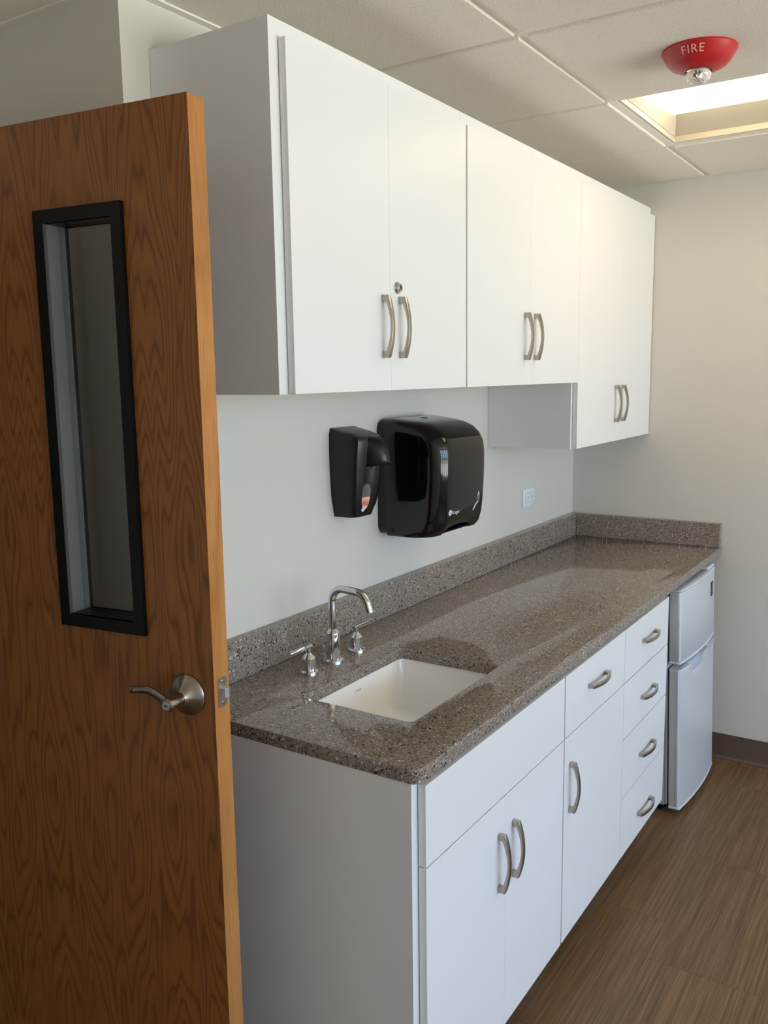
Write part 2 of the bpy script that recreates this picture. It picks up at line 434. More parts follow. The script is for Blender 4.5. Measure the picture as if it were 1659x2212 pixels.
# ------------------------------------------------------------------ open door
def door():
    th = 0.12659
    D = thing('door_1', 'open oak door with black-framed glass slot and lever handle', 'door', (-0.15362, -0.34147, 0), (0, 0, th))
    D['kind'] = 'structure'
    t, W, z0, z1 = 0.0445, 0.914, 0.008, 2.0865
    u0, u1, g0, g1 = 0.1520, 0.3460, 1.162, 1.924        # opening cut for the glass
    b = BM()
    for q in ((0.0007, u0, z0, z1), (u1, W, z0, z1), (u0, u1, z0, g0), (u0, u1, g1, z1)): box(b, 0, t, q[0], q[1], q[2], q[3])
    leaf = obj('door_leaf', b, M['oak_face'], D, world=False, smooth=False)
    b = BM(); box(b, 0.0003, t-0.0003, 0.0, 0.0006, z0, z1); e = obj('edge_band', b, M['oak_edge'], D, world=False, smooth=False)
    e['label'] = 'paler oak edge'
    # black lite frame, both faces
    b = BM(); a0, a1, c0, c1 = 0.1460, 0.3523, 1.1563, 1.9300; s = 0.0235
    for x0, x1 in ((-0.009, 0.0), (t, t+0.009)):
        for q in ((a0, a0+s, c0, c1), (a1-s, a1, c0, c1), (a0+s, a1-s, c0, c0+s), (a0+s, a1-s, c1-s, c1)):
            box(b, x0, x1, q[0], q[1], q[2], q[3])
    k = 0.004
    for q in ((a0+s, a1-s, c0+s-k, c0+s), (a0+s, a1-s, c1-s, c1-s+k)):
        box(b, -0.008, t+0.008, q[0], q[1], q[2], q[3])
    fr = obj('glass_frame', b, M['black_frame'], D, world=False, smooth=False)
    for q in ((a0+s-k, a0+s), (a1-s, a1-s+k)):
        b = BM(); box(b, -0.0085, t+0.0085, q[0], q[1], c0+s+0.0002, c1-s-0.0002); gb = obj('glazing_bead', b, M['bead'], fr, world=False, smooth=False); gb['label'] = 'grey inner return of the frame'
    b = BM(); box(b, t/2+0.006, t/2+0.011, a0+s, a1-s, c0+s, c1-s); obj('glass_pane', b, M['door_glass'], D, world=False, smooth=False)
    # lever set on the near face
    hu, hz = 0.0585, 1.0545
    b = BM()
    lathe(b, [(0.0385, 0.0), (0.0385, -0.004), (0.036, -0.0075), (0.030, -0.010), (0.020, -0.018), (0.0145, -0.024), (0.013, -0.026)], (0, hu, hz), 'X', 48)
    ro = obj('door_handle', b, M['satin'], D, world=False)
    b = BM()
    lathe(b, [(0.0128, -0.0255), (0.0128, -0.056), (0.0122, -0.0605), (0.010, -0.062), (0.0095, -0.0615)], (0, hu, hz), 'X', 32)
    pts, rad = [], []
    for i in range(15):
        q = i/14
        pts.append((-0.051 + 0.010*q + 0.004*sin(pi*q), hu+0.002+0.100*q, hz + 0.014*sin(pi*min(q, 1)*0.80)**1.3 - 0.001)); rad.append(1.0 - 0.30*q if i < 14 else 0.35)
    sec = [(0.0095*cos(2*pi*k_/16), 0.0062*sin(2*pi*k_/16)) for k_ in range(16)]
    sweep(b, pts, rad, section=sec)
    lv = obj('lever', b, M['satin'], ro, world=False)
    b = BM(); lathe(b, [(0.0078, -0.0610), (0.0078, -0.0632), (0.0072, -0.0637)], (0, hu, hz), 'X', 28); obj('lock_cylinder', b, M['steel'], ro, world=False)
    b = BM(); box(b, -0.0642, -0.0634, hu-0.0042, hu+0.0042, hz-0.0008, hz+0.0008); box(b, -0.0642, -0.0634, hu-0.0015, hu+0.0015, hz-0.002, hz+0.001)
    obj('keyhole', b, M['dark'], ro, world=False, smooth=False)
    # far-side rose and lever
    b = BM(); lathe(b, [(0.0385, t), (0.0385, t+0.004), (0.030, t+0.010), (0.0145, t+0.024), (0.0128, t+0.056), (0.011, t+0.060)], (0, hu, hz), 'X', 40)
    sweep(b, [(2*t/2+0.052, p[1], p[2]) for p in pts], rad, section=sec)
    obj('door_handle', b, M['nickel'], D, world=False)
    # latch plate, bolt and screws on the edge
    zc, xc = 1.0605, t/2+0.001
    b = BM(); r = [(x, z) for x, z in round_rect(xc-0.0127, xc+0.0127, zc-0.0275, zc+0.0275, 0.004, 4)]
    loft(b, [[(x, -0.0016, z) for x, z in r], [(x, 0.0008, z) for x, z in r]])
    lp = obj('latch_plate', b, M['steel'], D, world=False)
    b = BM()
    prof = [(xc-0.0075, -0.0016), (xc-0.0075, -0.004), (xc-0.005, -0.010), (xc+0.003, -0.0135), (xc+0.0075, -0.0135), (xc+0.0075, -0.0016)]
    loft(b, [[(x, y, zc-0.0085) for x, y in prof], [(x, y, zc+0.0085) for x, y in prof]]); obj('latch_bolt', b, M['steel'], lp, world=False, smooth=False)
    for dz in (-0.020, 0.020):
        b = BM(); lathe(b, [(0.0038, -0.0014), (0.0038, -0.0022), (0.003, -0.0026)], (xc, 0, zc+dz), 'Y', 20); sc = obj('screw', b, M['nickel'], lp, world=False)
door()

# ------------------------------------------------------------------ handles (one mesh, copied)
def handle_mesh():
    """arched bar pull, 138 mm long along local Z, standing off towards -Y; feet at local y=0"""
    b = BM(); H = 0.069; w0 = 0.0052
    # outer and inner profile in (z, depth)
    out, inn = [], []
    n_ = 20
    for i in range(n_+1):
        q = -1 + 2*i/n_; z = q*H
        d = 0.0165 + 0.0125*(1-q*q)
        out.append((z, d))
    for i in range(n_+1):
        q = -1 + 2*i/n_; z = q*(H-0.0145)
        d = 0.0105 + 0.0118*(1-q*q)
        inn.append((z, d))
    ring = [(-H, 0.0)] + out + [(H, 0.0), (H-0.0145, 0.0)] + inn[::-1] + [(-H+0.0145, 0.0)]
    # width tapers a little towards the middle
    def wid(z): return w0*(1.0 + 0.12*(abs(z)/H))
    bb = bmesh.new()
    A = [bb.verts.new((-wid(z), -d, z)) for z, d in ring]; B = [bb.verts.new((wid(z), -d, z)) for z, d in ring]
    k = len(ring)
    for i in range(k):
        j = (i+1) % k; bb.faces.new((A[i], A[j], B[j], B[i]))
    no, ni = n_+1, n_+1
    o = list(range(1, 1+no)); i_ = list(range(1+no+2, 1+no+2+ni))[::-1]
    for V in (A, B):
        for q in range(n_): bb.faces.new((V[o[q]], V[o[q+1]], V[i_[q+1]], V[i_[q]]))
        bb.faces.new((V[0], V[o[0]], V[i_[0]], V[k-1])); bb.faces.new((V[1+no], V[1+no+1], V[i_[-1]], V[o[-1]]))
    bmesh.ops.recalc_face_normals(bb, faces=list(bb.faces))
    ed = [e for e in bb.edges if len(e.link_faces) == 2 and e.calc_face_angle(0) > 0.9]
    bmesh.ops.bevel(bb, geom=ed, offset=0.0009, segments=2, profile=0.5, affect='EDGES')
    merge(b, bb)
    me = bpy.data.meshes.new('handle'); b.to_mesh(me); b.free(); shade(me, 0.5); me.materials.append(M['nickel']); return me
HM = handle_mesh()
def handle(front, pos, horizontal=False):
    o = bpy.data.objects.new('handle', HM); COL.objects.link(o); o.parent = front
    o.location = Vector(pos) - ORG[front.name]
    if horizontal: o.rotation_euler = (0, pi/2, 0)
    return o

def front(name, parent, x0, x1, z0, z1, yb, gz=0.0016, g0=0.0014, g1=0.0014):
    b = BM(); box(b, x0+g0, x1-g1, yb-0.019, yb-0.0022, z0+gz, z1-gz, 0.0006, 1)
    return obj(name, b, M['lam'], parent, smooth=False)

# ------------------------------------------------------------------ wall cabinets
YU = -0.3139; YUD = YU-0.019
ZT = 2.2844; ZD = ZT-0.0324
G_UP = 'white wall cabinets over the counter'
def wall_cabinet(label, x0, x1, zb, xd0, xd1, xs_, hz, hx, lock=None, gap=0.0010, gap_r=0.001):
    t = thing('wall_cabinet', label, 'cabinet', ((x0+x1)/2, -0.16, zb), group=G_UP)
    b = BM(); s = 0.019; sl = xd0-x0+0.012
    box(b, x0, x0+sl, YU, -0.001, zb, ZT); box(b, x1-s, x1, YU, -0.001, zb, ZT)
    box(b, x0+sl, x1-s, YU, -0.001, zb+0.004, zb+0.004+s); box(b, x0+sl, x1-s, YU, -0.001, ZT-s, ZT); box(b, x0+sl, x1-s, YU, YU+0.018, ZT-0.06, ZT-s)
    box(b, x0+s, x1-s, -0.008, -0.001, zb+0.02, ZT-s)
    box(b, xs_-0.02, xs_+0.02, YU, YU+0.018, zb+0.004+s, ZT-0.06)
    obj('carcass', b, M['lam'], t, smooth=False)
    dl = front('door', t, xd0, xs_, zb, ZD, YU, 0.0005, 0.0, 0.0003); dr = front('door', t, xs_, xd1, zb, ZD, YU, 0.0005, 0.0003, 0.0)
    handle(dl, (hx[0], YU-0.019, hz)); handle(dr, (hx[1], YU-0.019, hz))
    if lock:
        b = BM(); y = YU-0.019
        lathe(b, [(0.0135, y), (0.0135, y-0.0015), (0.0122, y-0.003), (0.0092, y-0.0032), (0.0088, y-0.009), (0.0078, y-0.010)], (lock[0], 0, lock[1]), 'Y', 36)
        lk = obj('lock', b, M['steel'], dr)
        b = BM(); lathe(b, [(0.0032, 0), (0.0032, -0.0006)], (0, 0, 0), 'Y', 16)
        box(b, -0.0009, 0.0009, -0.0009, 0, -0.0048, 0.0048)
        bmesh.ops.translate(b, verts=list(b.verts), vec=(lock[0], y-0.0099, lock[1]))
        obj('keyhole', b, M['dark'], dr, smooth=False)
    return t
wall_cabinet('white two-door wall cabinet with round keyed lock, above the sink', 0.0887, 0.8330, 1.5919, 0.1151, 0.8310, 0.4654, 1.7345, (0.4350, 0.5060), (0.4955, 1.8235))
wall_cabinet('middle white two-door wall cabinet, no lock, above the paper towel dispenser', 0.8340, 1.6310, 1.5919, 0.8395, 1.6425, 1.2384, 1.7345, (1.2040, 1.2765))
wall_cabinet('taller white wall cabinet reaching lower, beside the far wall', 1.6318, 2.4775, 1.3659, 1.6445, 2.4770, 2.0632, 1.5080, (2.0320, 2.1085))

# ------------------------------------------------------------------ base cabinets
YL = -0.6295; ZF0, ZF1, ZD1 = 0.1348, 0.8725, 0.7045
G_LO = 'white base cabinets under the counter'
def base_cabinet(label, x0, x1):
    t = thing('base_cabinet', label, 'cabinet', ((x0+x1)/2, -0.31, 0), group=G_LO)
    b = BM(); s = 0.018
    box(b, x0, x0+0.034, YL, -0.002, 0.134, 0.8783); box(b, x1-s, x1, YL, -0.002, 0.134, 0.8783)
    box(b, x0, x0+s, YL+0.07, -0.002, 0, 0.134); box(b, x1-s, x1, YL+0.07, -0.002, 0, 0.134)
    box(b, x0+0.034, x1-s, YL, -0.002, 0.134, 0.152); box(b, x0+0.034, x1-s, YL, YL+0.02, 0.845, 0.8783)
    box(b, x0+s, x1-s, -0.012, -0.002, 0.152, 0.70)
    obj('carcass', b, M['lam'], t, smooth=False)
    b = BM(); box(b, x0+s, x1-s, YL+0.075, YL+0.09, 0, 0.134); obj('toe_kick', b, M['base'], t, smooth=False)
    return t
yf = YL; yh = YL-0.019
t = base_cabinet('white sink base cabinet with two doors and false top panel, nearest the oak door', 0.0510, 0.7655)
front('false_panel', t, 0.0715, 0.7640, ZD1, ZF1, yf, g0=0)
a = front('door', t, 0.0715, 0.4189, ZF0, ZD1, yf, g0=0, g1=0.0004); c = front('door', t, 0.4189, 0.7640, ZF0, ZD1, yf, g0=0.0004)
handle(a, (0.3870, yh, 0.5600)); handle(c, (0.4590, yh, 0.5605))
t = base_cabinet('narrow white base cabinet with one drawer over one door, between sink cabinet and drawers', 0.7663, 1.2400)
a = front('drawer', t, 0.7690, 1.2405, ZD1, ZF1, yf); handle(a, (1.0000, yh, 0.7960), True)
a = front('door', t, 0.7690, 1.2405, ZF0, ZD1, yf); handle(a, (0.8075, yh, 0.5615))
t = base_cabinet('white base cabinet with four stacked drawers, next to the silver fridge', 1.2408, 1.7058)
for z0, z1, hz in ((ZD1, ZF1, 0.7935), (0.5246, ZD1, 0.6085), (0.3330, 0.5246, 0.4170), (ZF0, 0.3330, 0.2145)):
    a = front('drawer', t, 1.2410, 1.7058, z0, z1, yf, 0.0018); handle(a, (1.4790, yh, hz), True)

# ------------------------------------------------------------------ countertop
ZK = 0.9088; TK = 0.0303; YK = -0.6484; XC0 = 0.0480
SX0, SX1, SY0, SY1 = 0.2402, 0.6643, -0.5161, -0.2257
def countertop():
    t = thing('countertop', 'long speckled brown-grey quartz countertop with sink cutout over the white base cabinets', 'countertop', (1.26, -0.32, ZK-TK))
    cu = bpy.data.curves.new('slab', 'CURVE'); cu.dimensions = '2D'; cu.fill_mode = 'BOTH'
    def spline(pts):
        s = cu.splines.new('POLY'); s.points.add(len(pts)-1); s.use_cyclic_u = True
        for p, q in zip(s.points, pts): p.co = (q[0], q[1], 0, 1)
    r = 0.024; corner = [(XC0+r-r*cos(a), YK+r-r*sin(a)) for a in [pi/2*i/10 for i in range(11)]]
    spline([(XC0, -0.001)] + corner + [(L-0.001, YK), (L-0.001, -0.001)])
    spline(round_rect(SX0, SX1, SY0, SY1, 0.016, 6))
    bv = 0.003; cu.extrude = TK/2-bv; cu.bevel_depth = bv; cu.bevel_resolution = 2; cu.offset = -bv
    o = bpy.data.objects.new('slab', cu); COL.objects.link(o)
    me = bpy.data.meshes.new_from_object(o.evaluated_get(bpy.context.evaluated_depsgraph_get()))
    b = bmesh.new(); b.from_mesh(me); bpy.data.objects.remove(o); bpy.data.curves.remove(cu); bpy.data.meshes.remove(me)
    bmesh.ops.translate(b, verts=list(b.verts), vec=(0, 0, ZK-TK/2))
    obj('slab', b, M['quartz'], t, angle=0.5)
    zs = 1.0076
    b = BM(); box(b, XC0, L-0.001, -0.0300, -0.001, ZK, zs, 0.0015, 1)
    tag(obj('backsplash', b, M['quartz'], smooth=False), 'long low speckled quartz backsplash along the wall behind the faucet', 'backsplash', 'quartz splash strips standing on the countertop')
    b = BM(); box(b, L-0.030, L-0.001, YK+0.004, -0.0302, ZK, zs, 0.0015, 1)
    tag(obj('backsplash', b, M['quartz'], smooth=False), 'short speckled quartz splash against the far wall, at the counter end', 'backsplash', 'quartz splash strips standing on the countertop')
countertop()

# ------------------------------------------------------------------ sink
def sink():
    t = thing('sink', 'white rectangular undermount porcelain sink set in the countertop', 'sink', ((SX0+SX1)/2, (SY0+SY1)/2, 0.745))
    zr = ZK-TK-0.0002; b = BM(); e = 0.004
    def ring(ix, iy, z, r): return [(x, y, z) for x, y in round_rect(SX0-e+ix, SX1+e-ix, SY0-e+iy, SY1+e-iy, r, 6)]
    inner = [ring(0, 0, zr, 0.015), ring(0.002, 0.002, zr-0.006, 0.014), ring(0.016, 0.014, 0.792, 0.013), ring(0.019, 0.017, 0.780, 0.013), ring(0.024, 0.022, 0.773, 0.013),
             ring(0.032, 0.030, 0.768, 0.013), ring(0.044, 0.042, 0.7650, 0.013), ring(0.10, 0.08, 0.7615, 0.018), ring(0.19, 0.125, 0.7590, 0.015)]
    outer = [ring(-0.022, -0.022, zr, 0.036), ring(-0.022, -0.022, zr-0.012, 0.036), ring(-0.006, -0.006, zr-0.022, 0.036), ring(0.004, 0.004, 0.800, 0.036), ring(0.02, 0.02, 0.760, 0.036), ring(0.06, 0.06, 0.750, 0.03), ring(0.19, 0.125, 0.748, 0.015)]
    loft(b, inner[::-1] + outer)
    bn = obj('basin', b, M['porcelain'], t, angle=0.9)
    cx, cy = (SX0+SX1)/2, (SY0+SY1)/2
    b = BM(); lathe(b, [(0.021, 0.7588), (0.021, 0.7604), (0.018, 0.7612), (0.014, 0.7606), (0.0135, 0.763), (0.010, 0.7645)], (cx, cy, 0), 'Z', 32); obj('drain', b, M['chrome'], t)
    b = text_bm('KOHLER', 0.0068, 0.0001)
    # on the far long wall of the basin
    y1 = SY1+e-0.0035
    R = Matrix.Rotation(pi/2 - 0.10, 4, 'X'); b.transform(R); bmesh.ops.translate(b, verts=list(b.verts), vec=(0.4585, y1-0.0028, 0.8545))
    obj('lettering', b, M['grey_ink'], bn, smooth=False)
sink()

# ------------------------------------------------------------------ faucet
def faucet():
    fx, fy = 0.475, -0.1415; lo = (fx, fy, ZK)
    t = thing('faucet', 'chrome widespread faucet with gooseneck spout and two lever handles behind sink', 'faucet', lo)
    b = BM()
    lathe(b, [(0.0270, ZK), (0.0270, ZK+0.008), (0.0255, ZK+0.0105), (0.0185, ZK+0.012), (0.0178, ZK+0.020), (0.0178, ZK+0.075), (0.0172, ZK+0.078), (0.0110, ZK+0.088), (0.0100, ZK+0.0885)], (fx, fy, 0), 'Z', 40)
    obj('spout_base', b, M['chrome'], t, angle=0.35)
    pts = [(fx, fy, ZK+0.085), (fx, fy, ZK+0.11), (fx, fy, ZK+0.158)]
    r = 0.034; c = (fy-r, ZK+0.160)
    for i in range(1, 13):
        a = (pi/2-0.06)*i/12; pts.append((fx, c[0]+r*cos(a), c[1]+r*sin(a)))
    y, z = pts[-1][1], pts[-1][2]; pts.append((fx, y-0.040, z-0.0026))
    y, z = pts[-1][1], pts[-1][2]; r2 = 0.038
    a0 = 0.06
    c2 = (y + r2*sin(a0)*0 , z - r2)
    for i in range(1, 13):
        a = 1.30*i/12; pts.append((fx, y - r2*sin(a), z - r2*(1-cos(a)) - 0.0024*i/12))
    y, z = pts[-1][1], pts[-1][2]; pts.append((fx, y-0.0045, z-0.014)); pts.append((fx, y-0.0052, z-0.0165))
    sweep_r = [0.0098]*len(pts)
    b = BM(); sweep(b, pts, sweep_r, 24); sp = obj('spout', b, M['chrome'], t, angle=0.9)
    e = Vector(pts[-1]); d = (e-Vector(pts[-3])).normalized()
    b = BM(); sweep(b, [e-d*0.002, e+d*0.0006], 0.0072, 20); obj('aerator', b, M['gasket'], sp)
    b = BM(); lathe(b, [(0.0028, ZK), (0.0028, ZK+0.030), (0.0042, ZK+0.031), (0.0045, ZK+0.039), (0.0035, ZK+0.041)], (fx, fy+0.030, 0), 'Z', 20); obj('lift_rod', b, M['chrome'], t)
    for hx, s in ((0.3735, -1), (0.5775, 1)):
        b = BM()
        lathe(b, [(0.0235, ZK), (0.0235, ZK+0.007), (0.0225, ZK+0.009), (0.0175, ZK+0.0105), (0.0168, ZK+0.018), (0.0166, ZK+0.040), (0.0160, ZK+0.0415), (0.0075, ZK+0.051), (0.0062, ZK+0.053), (0.0062, ZK+0.064)], (hx, fy, 0), 'Z', 36)
        v = obj('valve', b, M['chrome'], t, angle=0.35)
        b = BM(); sweep(b, [(hx-s*0.012, fy, ZK+0.0675), (hx-s*0.0115, fy, ZK+0.0675), (hx+s*0.070, fy, ZK+0.0685), (hx+s*0.0715, fy, ZK+0.0685)], [0.0040, 0.0052, 0.0052, 0.0044], 20)
        obj('lever', b, M['chrome'], v)
faucet()

# ------------------------------------------------------------------ soap dispenser
def interp(tab, z):
    if z <= tab[0][0]: return tab[0][1]
    for (a, b_), (c, d) in zip(tab, tab[1:]):
        if z <= c: return b_ + (d-b_)*(z-a)/(c-a)
    return tab[-1][1]
def soap():
    t = thing('soap_dispenser', 'black wall-mounted soap dispenser with a jutting push hood', 'soap dispenser', (0.728, 0, 1.243))
    XL = [(1.243, 0.684), (1.30, 0.672), (1.40, 0.666), (1.47, 0.668), (1.486, 0.674)]
    XR = [(1.243, 0.772), (1.30, 0.785), (1.40, 0.792), (1.47, 0.790), (1.486, 0.784)]
    DP = [(1.243, 0.068), (1.246, 0.074), (1.30, 0.084), (1.40, 0.094), (1.455, 0.098), (1.463, 0.094), (1.475, 0.060), (1.484, 0.020), (1.487, 0.008)]
    b = BM(); secs = []
    for z in (1.243, 1.245, 1.26, 1.30, 1.34, 1.38, 1.42, 1.45, 1.457, 1.463, 1.469, 1.475, 1.480, 1.484, 1.487):
        l, r, d = interp(XL, z), interp(XR, z), interp(DP, z)
        k = min(0.014, d*0.5)
        secs.append([(l, -0.0005, z), (l-0.001, -d+k, z), (l+0.004, -d+0.004*k/0.014, z), (l+k+0.004, -d-0.003*k/0.014, z),
                     (r-k-0.004, -d-0.003*k/0.014, z), (r-0.004, -d+0.004*k/0.014, z), (r+0.001, -d+k, z), (r, -0.0005, z)])
    loft(b, secs); obj('housing', b, M['black_satin'], t, angle=0.5)
    FD = [(1.250, 0.082), (1.28, 0.098), (1.32, 0.109), (1.36, 0.114), (1.384, 0.116), (1.386, 0.137), (1.392, 0.1425), (1.41, 0.142), (1.435, 0.134), (1.455, 0.118), (1.464, 0.100)]
    xa = lambda z: interp([(1.25, 0.694), (1.384, 0.688), (1.386, 0.703), (1.464, 0.697)], z)
    xb = lambda z: interp([(1.25, 0.768), (1.384, 0.780), (1.386, 0.790), (1.45, 0.790), (1.464, 0.784)], z)
    def S(q, z):      # q -1..1 across
        x = (xa(z)+xb(z))/2 + q*(xb(z)-xa(z))/2
        back = 0.070 if z < 1.27 else 0.080
        d = interp(FD, z); return (x, -(back + (d-back)*max(0.0, 1-abs(q)**2.6)), z)
    b = BM(); secs = []
    for z in [1.250, 1.265, 1.28, 1.30, 1.32, 1.34, 1.36, 1.375, 1.384, 1.386, 1.389, 1.392, 1.40, 1.41, 1.42, 1.435, 1.445, 1.455, 1.460, 1.464]:
        secs.append([(xa(z), -0.066, z)] + [S(-1+2*i/24, z) for i in range(25)] + [(xb(z), -0.066, z)])
    loft(b, secs); cv = obj('push_cover', b, M['black_satin'], t, angle=0.7)
    # oval sight window low on the cover, with the pouch showing through
    def oval(zc, hz, qc, hq, lift, zmax=9, zmin=-9):
        bb = BM(); rings = []
        for k in range(1, 6):
            rr = k/5; ring = []
            for i in range(28):
                a = 2*pi*i/28; z = min(max(zc+hz*rr*sin(a), zmin), zmax); p = S(qc+hq*rr*cos(a), z)
                ring.append((p[0]-lift*0.7, p[1]-lift, p[2]))
            rings.append(ring)
        loft(bb, rings, cap=False); f = bmesh.new(); vs = [f.verts.new(p) for p in rings[0]]; f.faces.new(vs); merge(bb, f); return bb
    w = obj('sight_window', oval(1.298, 0.040, -0.70, 0.24, 0.0010), M['cart'], t)
    obj('soap_pouch', oval(1.296, 0.036, -0.70, 0.215, 0.0016, zmax=1.301, zmin=1.272), M['soap'], w)
    obj('pouch_label', oval(1.290, 0.031, -0.70, 0.19, 0.0018, zmax=1.274), M['soap_white'], w)
soap()

# ------------------------------------------------------------------ paper towel dispenser
def towel():
    t = thing('paper_towel_dispenser', 'large glossy black paper towel dispenser on the wall', 'towel dispenser', (1.045, 0, 1.155))
    x0, x1 = 0.8985, 1.1950; xc = (x0+x1)/2
    b = BM(); r = round_rect(x0+0.004, x1-0.004, 1.158, 1.498, 0.03, 8)
    loft(b, [[(x, y, z) for x, z in r] for y in (-0.0008, -0.030)]); obj('back_plate', b, M['black_satin'], t)
    DP = [(1.155, 0.150), (1.158, 0.172), (1.165, 0.190), (1.18, 0.203), (1.21, 0.212), (1.26, 0.218), (1.34, 0.222), (1.40, 0.222), (1.43, 0.217), (1.452, 0.205), (1.470, 0.186), (1.483, 0.160), (1.491, 0.130), (1.496, 0.100), (1.500, 0.060), (1.5015, 0.045)]
    WI = [(1.155, 0.012), (1.160, 0.006), (1.175, 0.001), (1.20, 0.0), (1.45, 0.0), (1.475, 0.002), (1.490, 0.008), (1.4985, 0.020), (1.5015, 0.032)]
    def front_y(x, z):
        d = interp(DP, z); return -d
    secs = []; seg = 8
    for z in [1.155, 1.157, 1.160, 1.165, 1.172, 1.18, 1.19, 1.20, 1.21, 1.23, 1.26, 1.30, 1.34, 1.37, 1.40, 1.415, 1.43, 1.442, 1.452, 1.462, 1.470, 1.477, 1.483, 1.488, 1.491, 1.494, 1.496, 1.4985, 1.500, 1.5015]:
        d = interp(DP, z); w = interp(WI, z); a, c = x0+w, x1-w
        R = min(0.050, (d-0.03)*0.75)
        ring = [(a, -0.0295)]
        for i in range(seg+1):
            th = pi/2*i/seg; ring.append((a+R-R*cos(th), -d+R-R*sin(th)))
        for i in range(1, 12): ring.append((a+R+(c-a-2*R)*i/12, -d))
        for i in range(seg+1):
            th = pi/2*i/seg; ring.append((c-R+R*sin(th), -d+R-R*cos(th)))
        ring.append((c, -0.0295))
        out = []
        for x, y in ring:
            q = (x-xc)/((c-a)/2)
            bow = -0.006*(1-q*q) if y < -0.06 else 0
            tt = min(max((1.222-z)/0.062, 0), 1); wv = max(0, 1-abs(q/0.72)**2.5)
            sc = 0.022*tt**1.4*wv if y < -0.08 else 0           # scoop above the tear slot
            zz = z + (0.012*wv*max(0, 1-(z-1.155)/0.04) if y < -0.10 and z < 1.195 else 0)
            out.append((x, y+bow+sc, zz))
        secs.append(out)
    b = BM(); loft(b, secs); cv = obj('cover', b, M['black_gloss'], t, angle=0.6)
    # tear bar under the mouth
    b = BM(); prof = [(-0.120, 1.166), (-0.176, 1.163), (-0.186, 1.166), (-0.188, 1.170), (-0.150, 1.176), (-0.120, 1.176)]
    loft(b, [[(x, y, z) for y, z in prof] for x in (0.955, 1.135)]); obj('tear_bar', b, M['black_satin'], t, smooth=False)
    # lock button on top and hinge pin on the side
    b = BM(); lathe(b, [(0.013, 1.4915), (0.013, 1.4985), (0.011, 1.4995)], (1.045, -0.075, 0), 'Z', 28); obj('lock_button', b, M['dark'], t)
    b = BM(); lathe(b, [(0.008, x0+0.001), (0.008, x0-0.0006), (0.007, x0-0.001)], (0, -0.047, 1.174), 'X', 24); obj('hinge_pin', b, M['black_satin'], t)
    # white print on the front
    fy = lambda x, z: -(interp(DP, z) + 0.006*(1-((x-xc)/((x1-x0)/2))**2)) - 0.0007
    def stick(bb, x, z, tiltx=0):
        for v in bb.verts:
            X, Zz = x+v.co.x, z+v.co.y; v.co = Vector((X, fy(X, Zz)-v.co.z, Zz))
        return bb
    bz = BM(); lathe(bz, [(0.0085, 0.0), (0.0085, 0.0004)], seg=32)
    obj('logo_disc', stick(bz, 0.950, 1.2315), M['white_ink'], cv, smooth=False)
    bk = text_bm('K', 0.012, 0.0006); obj('logo_mark', stick(bk, 0.950, 1.231), M['black_satin'], cv, smooth=False)
    bt = text_bm('Kruger', 0.0150, 0.0002); obj('lettering', stick(bt, 0.983, 1.2295), M['white_ink'], cv, smooth=False)
    # hand pulling a towel: outline strokes
    bh = BM()
    def stroke(pts, w=0.0008):
        sweep(bh, [(x, y, 0.0) for x, y in pts], w, 6)
    stroke([(-0.004, -0.004), (-0.006, 0.004), (-0.004, 0.010), (-0.002, 0.018), (0.001, 0.022), (0.003, 0.019), (0.003, 0.010), (0.004, 0.002), (0.001, -0.005), (-0.004, -0.004)])
    stroke([(0.0, 0.012), (0.0, 0.020)]); stroke([(-0.004, -0.004), (-0.010, -0.008), (-0.022, -0.020)], 0.0010)
    stroke([(0.001, -0.005), (-0.008, -0.011), (-0.021, -0.024)], 0.0008); stroke([(-0.022, -0.020), (-0.021, -0.024)])
    for i in range(6): q = i/6; stroke([(-0.011-0.010*q, -0.007-0.011*q), (-0.0095-0.010*q, -0.0115-0.011*q)], 0.0005)
    for v in bh.verts: v.co = Vector((v.co.x*1.35, v.co.y*1.2, v.co.z*0.3))
    obj('hand_symbol', stick(bh, 1.119, 1.249), M['white_ink'], cv, smooth=False)
towel()

# ------------------------------------------------------------------ outlet
def outlet():
    t = thing('wall_outlet', 'white duplex outlet mounted sideways on wall above the backsplash', 'outlet', (1.995, 0, 1.134))
    b = BM(); box(b, 1.9345, 2.0560, -0.0055, -0.0003, 1.0975, 1.1705, 0.003, 2); pl = obj('cover_plate', b, M['outlet'], t)
    b = BM(); box(b, 1.9600, 2.0300, -0.0066, -0.005, 1.1170, 1.1510, 0.0008, 1); rc = obj('receptacle', b, M['outlet'], t, smooth=False)
    for cx, s in ((1.9770, 1), (2.0130, 1)):
        b = BM()
        box(b, cx-0.0035, cx+0.0035, -0.0070, -0.0064, 1.1395, 1.1410); box(b, cx-0.0030, cx+0.0030, -0.0070, -0.0064, 1.1270, 1.1285)
        lathe(b, [(0.0024, -0.0064), (0.0024, -0.0070)], (cx+0.0095, 0, 1.134), 'Y', 14)
        obj('socket_holes', b, M['slot'], rc, smooth=False)
    b = BM()
    for q in ((1.9590, 1.9600, 1.1165, 1.1515), (2.0300, 2.0310, 1.1165, 1.1515), (1.9590, 2.0310, 1.1160, 1.1170), (1.9590, 2.0310, 1.1510, 1.1520)): box(b, q[0], q[1], -0.0058, -0.0050, q[2], q[3])
    obj('painted_shadow_gap', b, M['grey_ink'], pl, smooth=False)  # grey strips paint in the shadow of the joint around the receptacle
outlet()

